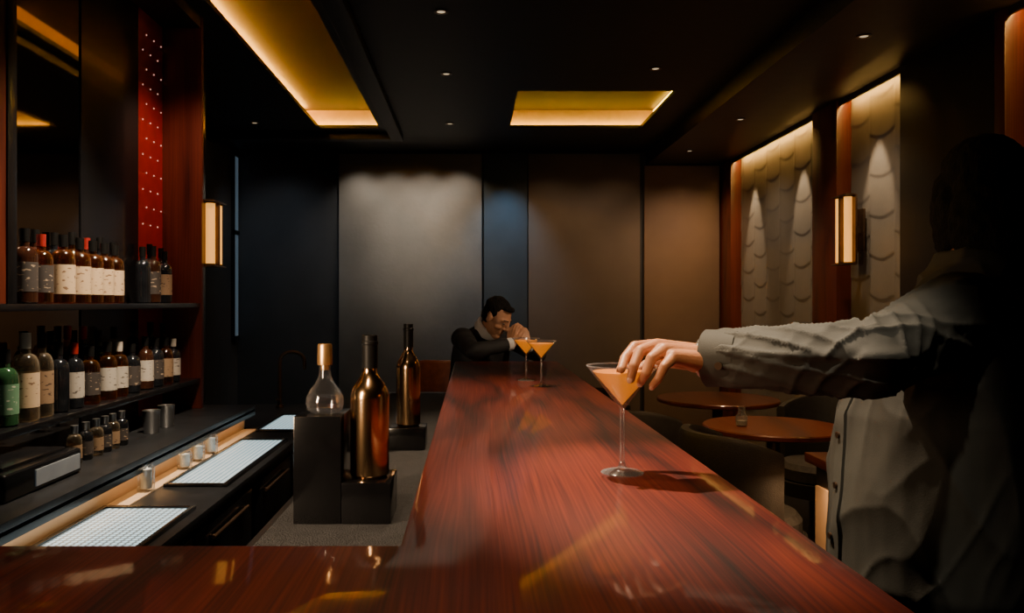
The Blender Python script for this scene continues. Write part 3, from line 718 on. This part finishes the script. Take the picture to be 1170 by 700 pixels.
# ---- person at right, reaching: faces left and away, left arm toward the glass
pr = thing('person', 'standing person in grey-olive long-sleeved jacket reaching for the nearest cocktail', 'person', (.86, 1.44, 0))
SH = V((.822, 1.335, 1.372)); EL = V((.615, 1.218, 1.312)); WR = V((.414, 1.366, 1.303))
AX = V((.6, .8, 0)); FW = V((-AX.y, AX.x, 0))
NB_ = V((.94, 1.478, 1.43))
rings = [((.94, 1.478, 1.455), .058, .058), ((.935, 1.476, 1.42), .12, .075), ((.915, 1.465, 1.36), .175, .105), ((.895, 1.455, 1.25), .18, .125), ((.875, 1.445, 1.12), .165, .115), ((.865, 1.44, 1.0), .165, .115), ((.86, 1.44, .90), .175, .12), ((.86, 1.44, .84), .165, .115)]
b = bmesh.new(); loft(b, rings[::-1], AX)
chain(b, [NB_, V((.975, 1.51, 1.52))], [.054, .050])
HC = V((1.0, 1.545, 1.590)); hp, hr = head(b, HC, (.30, .90, -.36), (0, 0, 1))
chain(b, [SH, EL, WR+V((.02, -.012, 0))], [.058, .043, .029])
RS = SH+AX*.36; RE = RS+V((.06, .07, -.28)); RW = RE+V((-.06, .07, -.235))
chain(b, [RS, RE, RW], [.058, .043, .03])
legs = []
for q in (-1, 1):
    hip = V((.86, 1.44, .87))+AX*.085*q; kn = V((.87, 1.435, .48))+AX*.095*q; an = V((.885, 1.43, .085))+AX*.105*q; legs.append((hip, kn, an))
    chain(b, [hip, kn, an], [.088, .058, .042]); chain(b, [an+V((0, 0, -.045)), an+FW*.15+V((0, 0, -.055))], [.036, .028])
gen_hand(b, RW, (-.1, .15, -1), (-1, .2, 0), 1, .35)
bodym = remesh(b, .007, 4)
hb = bmesh.new()
dz = -.006
fing = {'index': ([(.318, 1.385, 1.329+dz), (.281, 1.366, 1.323), (.260, 1.346, 1.304), (.250, 1.326, 1.287)], [.0125, .0098, .0086, .0074]),
        'middle': ([(.318, 1.362, 1.331+dz), (.285, 1.341, 1.317), (.271, 1.325, 1.293), (.267, 1.330, 1.270)], [.0125, .0098, .0086, .0074]),
        'ring': ([(.326, 1.342, 1.325+dz), (.300, 1.322, 1.306), (.290, 1.317, 1.282), (.286, 1.3405, 1.264)], [.012, .0094, .0083, .0072]),
        'pinky': ([(.338, 1.326, 1.314+dz), (.318, 1.308, 1.293), (.309, 1.310, 1.273), (.304, 1.330, 1.259)], [.011, .0083, .0073, .0064])}
for (mc, w0) in (('index', (.398, 1.384, 1.305)), ('middle', (.402, 1.372, 1.307)), ('ring', (.404, 1.358, 1.304)), ('pinky', (.402, 1.348, 1.297))):
    caps(hb, w0, fing[mc][0][0], .020, .0125)
for k in fing: chain(hb, [V(p) for p in fing[k][0]], fing[k][1], 14)
caps(hb, (.365, 1.368, 1.303), (.34, 1.362, 1.307), .020, .017)
chain(hb, [V((.388, 1.396, 1.297)), V((.352, 1.422, 1.296)), V((.318, 1.433, 1.285)), V((.288, 1.433, 1.268))], [.019, .0145, .0115, .0090], 14)
chain(hb, [V((.445, 1.345, 1.304)), V((.412, 1.366, 1.303)), V((.388, 1.368, 1.303))], [.028, .0265, .026])
handm = remesh(hb, .0016, 5)
link_mesh('body', joinmesh([bodym, handm]), M['skin'], pr, None, 0)
for k in fing:
    P = [V(p) for p in fing[k][0]]; dd = (P[3]-P[2]).normalized(); pd = (P[2]-P[1]).normalized()
    nb = -(dd-pd*dd.dot(pd)).normalized(); nb = (nb-dd*nb.dot(dd)).normalized(); sd = dd.cross(nb)
    rt = fing[k][1][3]; nbm = bmesh.new()
    ell(nbm, P[3]+nb*(rt*.82)+dd*.001, (rt*.68, .0058, .0016), Matrix((sd, dd, nb)).transposed())
    me = bpy.data.meshes.new('fingernail'); nbm.to_mesh(me); nbm.free(); link_mesh('fingernail', me, M['nail'], pr)
jb = bmesh.new()
jr = [((.945, 1.482, 1.495), .066, .066), ((.94, 1.478, 1.465), .078, .075), ((.937, 1.476, 1.435), .125, .088), ((.912, 1.462, 1.375), .19, .125), ((.885, 1.45, 1.30), .205, .160), ((.862, 1.442, 1.20), .208, .178), ((.852, 1.436, 1.10), .205, .182), ((.846, 1.432, 1.0), .203, .182), ((.845, 1.43, .92), .205, .184), ((.846, 1.43, .885), .20, .18)]
loft(jb, jr[::-1], AX, 40)
arm = [SH+V((.03, .02, .0)), SH, (SH+EL)/2+V((0, 0, -.002)), EL, (EL+WR)/2, WR+(EL-WR)*.13]
ar = [.076, .075, .064, .058, .053, .047]
chain(jb, arm, ar, 24)
chain(jb, [RS, RE, RW], [.074, .058, .042], 20)
def torfold(p):
    nz = noise.noise
    q1 = V((p.x*9+p.z*3.5, p.y*9-p.z*2.5, p.z*1.5)); q2 = V((p.x*17-p.z*7, p.y*17+p.z*3, p.z*3))
    return .008*((1-abs(nz(q1)))**5-.25)+.003*((1-abs(nz(q2)))**5-.25)
def fold(p):
    best = None
    acc = 0
    for a_, c_ in zip(arm, arm[1:]):
        ab = c_-a_; t = max(0, min(1, (p-a_).dot(ab)/ab.length_squared)); q = a_+ab*t; dist = (p-q).length
        if best is None or dist < best[0]: best = (dist, acc+t*ab.length, p-q)
        acc += ab.length
    nz = noise.noise
    tor = torfold(p)
    if best[0] < .11 and p.x < .92:
        s_, v = best[1], best[2]
        u = math.atan2(v.z, v.y)*.06
        e = math.exp(-((s_-.29)/.10)**2)
        q1 = V((s_*8+u*24, u*5-s_*2.5+.3, 1.7)); q2 = V((s_*20-u*15, u*7+s_*3, 6.1))
        r1 = (1-abs(nz(q1)))**6; r2 = (1-abs(nz(q2)))**6
        k = min(1, max(0, (.92-p.x)/.08))*min(1, max(0, (.11-best[0])/.03))
        return k*(.0075*(r1-.25)+(.0025+.005*e)*(r2-.25))+(1-k)*tor
    return tor
jm = remesh(jb, .0044, 5, fold)
link_mesh('jacket', jm, M['jacket'], pr, None, 0)
pk = bmesh.new(); prow = []
tq = math.radians(128); zz = [1.29-.40*k/40 for k in range(41)]
def ringat(z):
    for (c0, a0, b0), (c1, a1, b1) in zip(jr, jr[1:]):
        if c1[2] <= z <= c0[2]:
            u = (c0[2]-z)/(c0[2]-c1[2]); return V(c0).lerp(V(c1), u), a0+(a1-a0)*u, b0+(b1-b0)*u
    return V(jr[-1][0]), jr[-1][1], jr[-1][2]
def onfront(z, dt, lift):
    c_, rx, ry = ringat(z); p = c_+AX*rx*math.cos(tq+dt)+FW*ry*math.sin(tq+dt); p.z = z
    n_ = (AX*math.cos(tq+dt)/rx+FW*math.sin(tq+dt)/ry).normalized()
    return p+n_*(torfold(p)+lift), n_
for z in zz:
    prow.append([pk.verts.new(onfront(z, dt, lf)[0]) for dt, lf in ((-.095, -.004), (-.09, .0045), (0, .0055), (.09, .0045), (.095, -.004))])
for A_, B_ in zip(prow, prow[1:]):
    for k in range(4): pk.faces.new((A_[k], A_[k+1], B_[k+1], B_[k]))
mpk = MB(); mpk.bm.free(); mpk.bm = pk; plk = mpk.build('placket', M['jacket'], pr)
for z in (1.25, 1.16, 1.07, .98):
    p, n_ = onfront(z, 0, .0055); MB().cyl(p, p+n_*.004, .006).build('button', M['bronze'], plk)
dw = (WR-EL).normalized(); q = dw.to_track_quat('Z', 'Y').to_matrix().to_4x4()
cu = MB(); cu.lathe([(.0425, 0), (.0470, .002), (.0490, .03), (.0500, .058), (.0480, .060), (.0410, .058), (.0405, .003), (.0425, 0)], seg=40)
for v in cu.bm.verts: v.co.x += .0015*math.sin(v.co.z*90+math.atan2(v.co.y, v.co.x)*2)
bmesh.ops.transform(cu.bm, matrix=Matrix.Translation(WR-dw*.052) @ q, verts=cu.bm.verts[:]); cuf = cu.build('cuff', M['jacket'], pr)
sdv = V((-dw.y, dw.x, 0)).normalized(); sdv = sdv if sdv.y < 0 else -sdv
bt = MB(); bt.cyl(WR-dw*.03+sdv*.046+V((0, 0, -.010)), WR-dw*.03+sdv*.0525+V((0, 0, -.010)), .0065); bt.build('cuff_button', M['bronze'], cuf)
bl = MB()
for k in range(24):
    a = 2*PI*k/24; bmesh.ops.create_uvsphere(bl.bm, u_segments=8, v_segments=6, radius=.0048, matrix=Matrix.Translation(WR+dw*.016) @ q @ Matrix.Translation((.0305*math.cos(a), .0305*math.sin(a), 0)))
tag(bl.build('bracelet', M['steel'], pr), 'beaded steel bracelet')
tb = bmesh.new()
for hip, kn, an in legs: chain(tb, [hip, kn, an+V((0, 0, .025))], [.105, .078, .066], 20)
ell(tb, (.86, 1.44, .92), (.18, .135, .10), Matrix((AX, FW, V((0, 0, 1)))).transposed())
link_mesh('trousers', remesh(tb, .008, 3, lambda p: .004*noise.noise(V((p.x*20, p.y*20, p.z*8)))), M['trouser'], pr, None, 0)
for hip, kn, an in legs:
    sb = bmesh.new()
    chain(sb, [an+V((0, 0, -.035))-FW*.02, an+FW*.16+V((0, 0, -.047))], [.048, .038])
    me = remesh(sb, .006, 3)
    for v in me.vertices: v.co.z = max(v.co.z, 0.0)
    link_mesh('shoe', me, M['shoe'], pr, None, 0)
face_bits(hp, hr, .95, pr, M['hair'], 3, True)

# ---- seated person at the far end
pm_ = thing('person', 'seated person in black suit hunched at the far end of the bar, hands at mouth', 'person', (.02, 4.45, 0))
N = V((.07, 4.31, 1.245)); f2 = V((.6, -.8, 0)); ax2 = V((.8, .6, 0))
rg = [((.02, 4.46, .70), .15, .12), ((.02, 4.46, .80), .165, .125), ((.03, 4.44, .93), .15, .11), ((.045, 4.40, 1.08), .165, .115), ((.06, 4.36, 1.18), .155, .10), ((.068, 4.325, 1.235), .09, .075), ((.07, 4.31, 1.265), .055, .055)]
b = bmesh.new(); loft(b, rg, ax2)
HC2 = V((.130, 4.19, 1.318)); fh2 = V((.70, -.48, -.60)); up2 = V((.46, -.30, .82))
chain(b, [N, V((.105, 4.245, 1.285))], [.050, .046]); hp2, hr2 = head(b, HC2, fh2, up2, .80)
sR = N-ax2*.155+V((0, 0, -.040)); eR = V((.0, 3.965, 1.152)); wR = V((.200, 4.065, 1.185))
sL = N+ax2*.155+V((0, 0, -.040)); eL = V((.35, 4.22, 1.12)); wL = V((.280, 4.07, 1.178))
for ch in ((sR, eR, wR), (sL, eL, wL)): chain(b, ch, [.050, .036, .026])
kn2 = []
for q in (-1, 1):
    hip = V((.02, 4.46, .79))+ax2*.09*q; kn = hip+f2*.36+V((0, 0, -.03))+ax2*.03*q; an = kn+V((0, .08, -.44)); kn2.append((hip, kn, an))
    chain(b, [hip, kn, an], [.088, .058, .042]); chain(b, [an+V((0, 0, -.03)), an+f2*.15+V((0, 0, -.05))], [.036, .028])
bm1 = remesh(b, .0042, 3)
hb = bmesh.new()
gen_hand(hb, wR, (.10, .25, .95), (.5, .6, -.1), -1, .7, .84)
gen_hand(hb, wL, (-.25, .2, .95), (-.3, .7, -.1), 1, .7, .84)
link_mesh('body', joinmesh([bm1, remesh(hb, .0028, 2)]), M['skinfar'], pm_, None, 0)
face_bits(hp2, hr2, .80, pm_, M['hair'], 9)
jb = bmesh.new()
loft(jb, [((.02, 4.46, .72), .18, .15), ((.02, 4.46, .82), .185, .145), ((.03, 4.44, .95), .175, .13), ((.045, 4.40, 1.10), .182, .132), ((.06, 4.36, 1.20), .168, .112), ((.066, 4.33, 1.25), .105, .085), ((.07, 4.315, 1.266), .064, .064)], ax2, 36)
for s_, e_, w_ in ((sR, eR, wR), (sL, eL, wL)): chain(jb, [s_, e_, w_+(e_-w_)*.16], [.060, .043, .036], 20)
link_mesh('jacket', remesh(jb, .0065, 4, lambda p: .006*noise.noise(p*16)), M['suit'], pm_, None, 0)
for s_, e_, w_ in ((sR, eR, wR), (sL, eL, wL)):
    dw2 = (w_-e_).normalized(); cu = MB(); cu.lathe([(.028, 0), (.034, 0), (.033, .03), (.028, .03), (.028, 0)], seg=24)
    bmesh.ops.transform(cu.bm, matrix=Matrix.Translation(w_-dw2*.028) @ dw2.to_track_quat('Z', 'Y').to_matrix().to_4x4(), verts=cu.bm.verts[:]); cu.build('shirt_cuff', M['shirt'], pm_)
cl = MB(); cl.lathe([(.056, 0), (.076, .0), (.070, .055), (.056, .055), (.056, 0)], seg=28)
bmesh.ops.transform(cl.bm, matrix=Matrix.Translation((.080, 4.290, 1.252)) @ V((.035, -.065, .06)).to_track_quat('Z', 'Y').to_matrix().to_4x4(), verts=cl.bm.verts[:]); cl.build('shirt_collar', M['shirt'], pm_)
tb = bmesh.new()
for hip, kn, an in kn2: chain(tb, [hip, kn, an+V((0, 0, .02))], [.10, .074, .062], 18)
ell(tb, (.02, 4.46, .79), (.17, .14, .11), Matrix((ax2, -f2, V((0, 0, 1)))).transposed())
link_mesh('trousers', remesh(tb, .008, 3), M['suit'], pm_, None, 0)
for hip, kn, an in kn2:
    sb = bmesh.new(); chain(sb, [an+V((0, 0, -.03))-f2*.02, an+f2*.16+V((0, 0, -.045))], [.046, .036]); link_mesh('shoe', remesh(sb, .006, 3), M['shoe'], pm_, None, 0)

# ------------------------------------------------------------------ lamps
light('SPOT', 'key_spot', (.06, 1.78, 2.76), (.36, 1.30, 1.2), 290, (1, .78, .56), .02, 32, .75)
light('SPOT', 'hand_spot', (.10, .30, 2.74), (.32, 1.36, 1.25), 60, (1, .72, .44), .03, 15, .9)
light('SPOT', 'sleeve_spot', (.35, .85, 2.76), (.59, 1.26, 1.27), 52, (1, .90, .74), .025, 19, .9)
light('SPOT', 'bar_spot', (.15, 2.7, 2.78), (.2, 2.4, 1.1), 170, WARM, .03, 62, .9)
light('SPOT', 'bar_far_spot', (1.66, 2.9, 2.66), (.19, 4.14, 1.27), 120, WARM, .04, 20, .8)
light('SPOT', 'bar_near_spot', (-.10, 1.25, 2.78), (-.08, 1.05, 1.1), 50, WARM, .04, 58, 1)
for x in (-1.03, -.73, -.43, -.13): light('SPOT', 'wall_wash', (x, 7.02, 2.77), (x, YB-.04, 1.75), 14, (1, .86, .70), .03, 95, 1)
light('SPOT', 'wall_wash', (-.5, 6.0, 2.77), (-.5, YB-.04, 1.9), 36, (1, .88, .74), .03, 42, 1)
light('SPOT', 'wall_wash', (.30, 6.9, 2.77), (.3, YB-.04, 1.6), 30, (.42, .72, 1), .03, 70, 1)
for x in (.75, 1.3): light('SPOT', 'wall_wash', (x, 6.6, 2.77), (x, YB-.04, 1.3), 12, (1, .64, .38), .03, 100, 1)
light('SPOT', 'wall_wash', (1.95, 6.6, 2.66), (1.95, YB-.04, 1.3), 36, (1, .60, .32), .03, 100, 1)
light('SPOT', 'wall_wash', (-1.75, 6.5, 2.74), (-1.75, YB-.04, 1.6), 15, (.80, .90, 1), .03, 95, 1)
for y in (6.7, 5.72, 4.66, 3.0): light('SPOT', 'niche_spot', (2.22, y, 2.67), (2.40, y, 1.9), 46, (1, .76, .50), .012, 36, .6)
for y in (6.2, 4.6): light('SPOT', 'niche_fill', (1.75, y, 2.66), (2.40, y, 1.3), 20, (1, .76, .52), .02, 90, 1)
light('SPOT', 'cabinet_spot', (-.75, 2.6, 2.78), (-1.42, 2.75, 1.2), 360, (1, .78, .55), .05, 65, .8)
light('SPOT', 'cabinet_spot', (-.85, 3.3, 2.78), (-1.45, 3.78, 1.7), 50, (1, .6, .4), .04, 60, .8)
light('SPOT', 'table_spot', (1.6, 4.3, 2.66), (1.6, 4.2, .75), 80, AMB, .03, 60, .8)
light('SPOT', 'table_spot', (1.70, 5.3, 2.66), (1.66, 5.3, .75), 14, AMB, .03, 55, .8)
light('SPOT', 'lounge_spot', (.9, 2.9, 2.78), (1.1, 3.7, .7), 80, AMB, .05, 50, .8)
light('SPOT', 'chair_spot', (-.3, 5.2, 2.78), (-.2, 6.1, .8), 40, AMB, .05, 45, .8)
light('SPOT', 'tap_spot', (-1.1, 4.2, 2.78), (-1.12, 4.75, .9), 25, WARM, .04, 35, .8)
light('SPOT', 'bottle_spot', (-.45, .95, 2.78), (-.25, 1.75, 1.2), 60, WARM, .05, 36, .8)
light('AREA', 'bottle_highlight_fill', (-.80, 1.0, 1.42), (-.24, 1.64, 1.2), 5, WARM, .05, sy=.5, spread=90)  # added upright strip without a fixture, puts highlights on the gold bottles
light('AREA', 'low_glow', (1.42, 3.1, .69), (1.47, 3.1, .2), 4, AMB, .05)
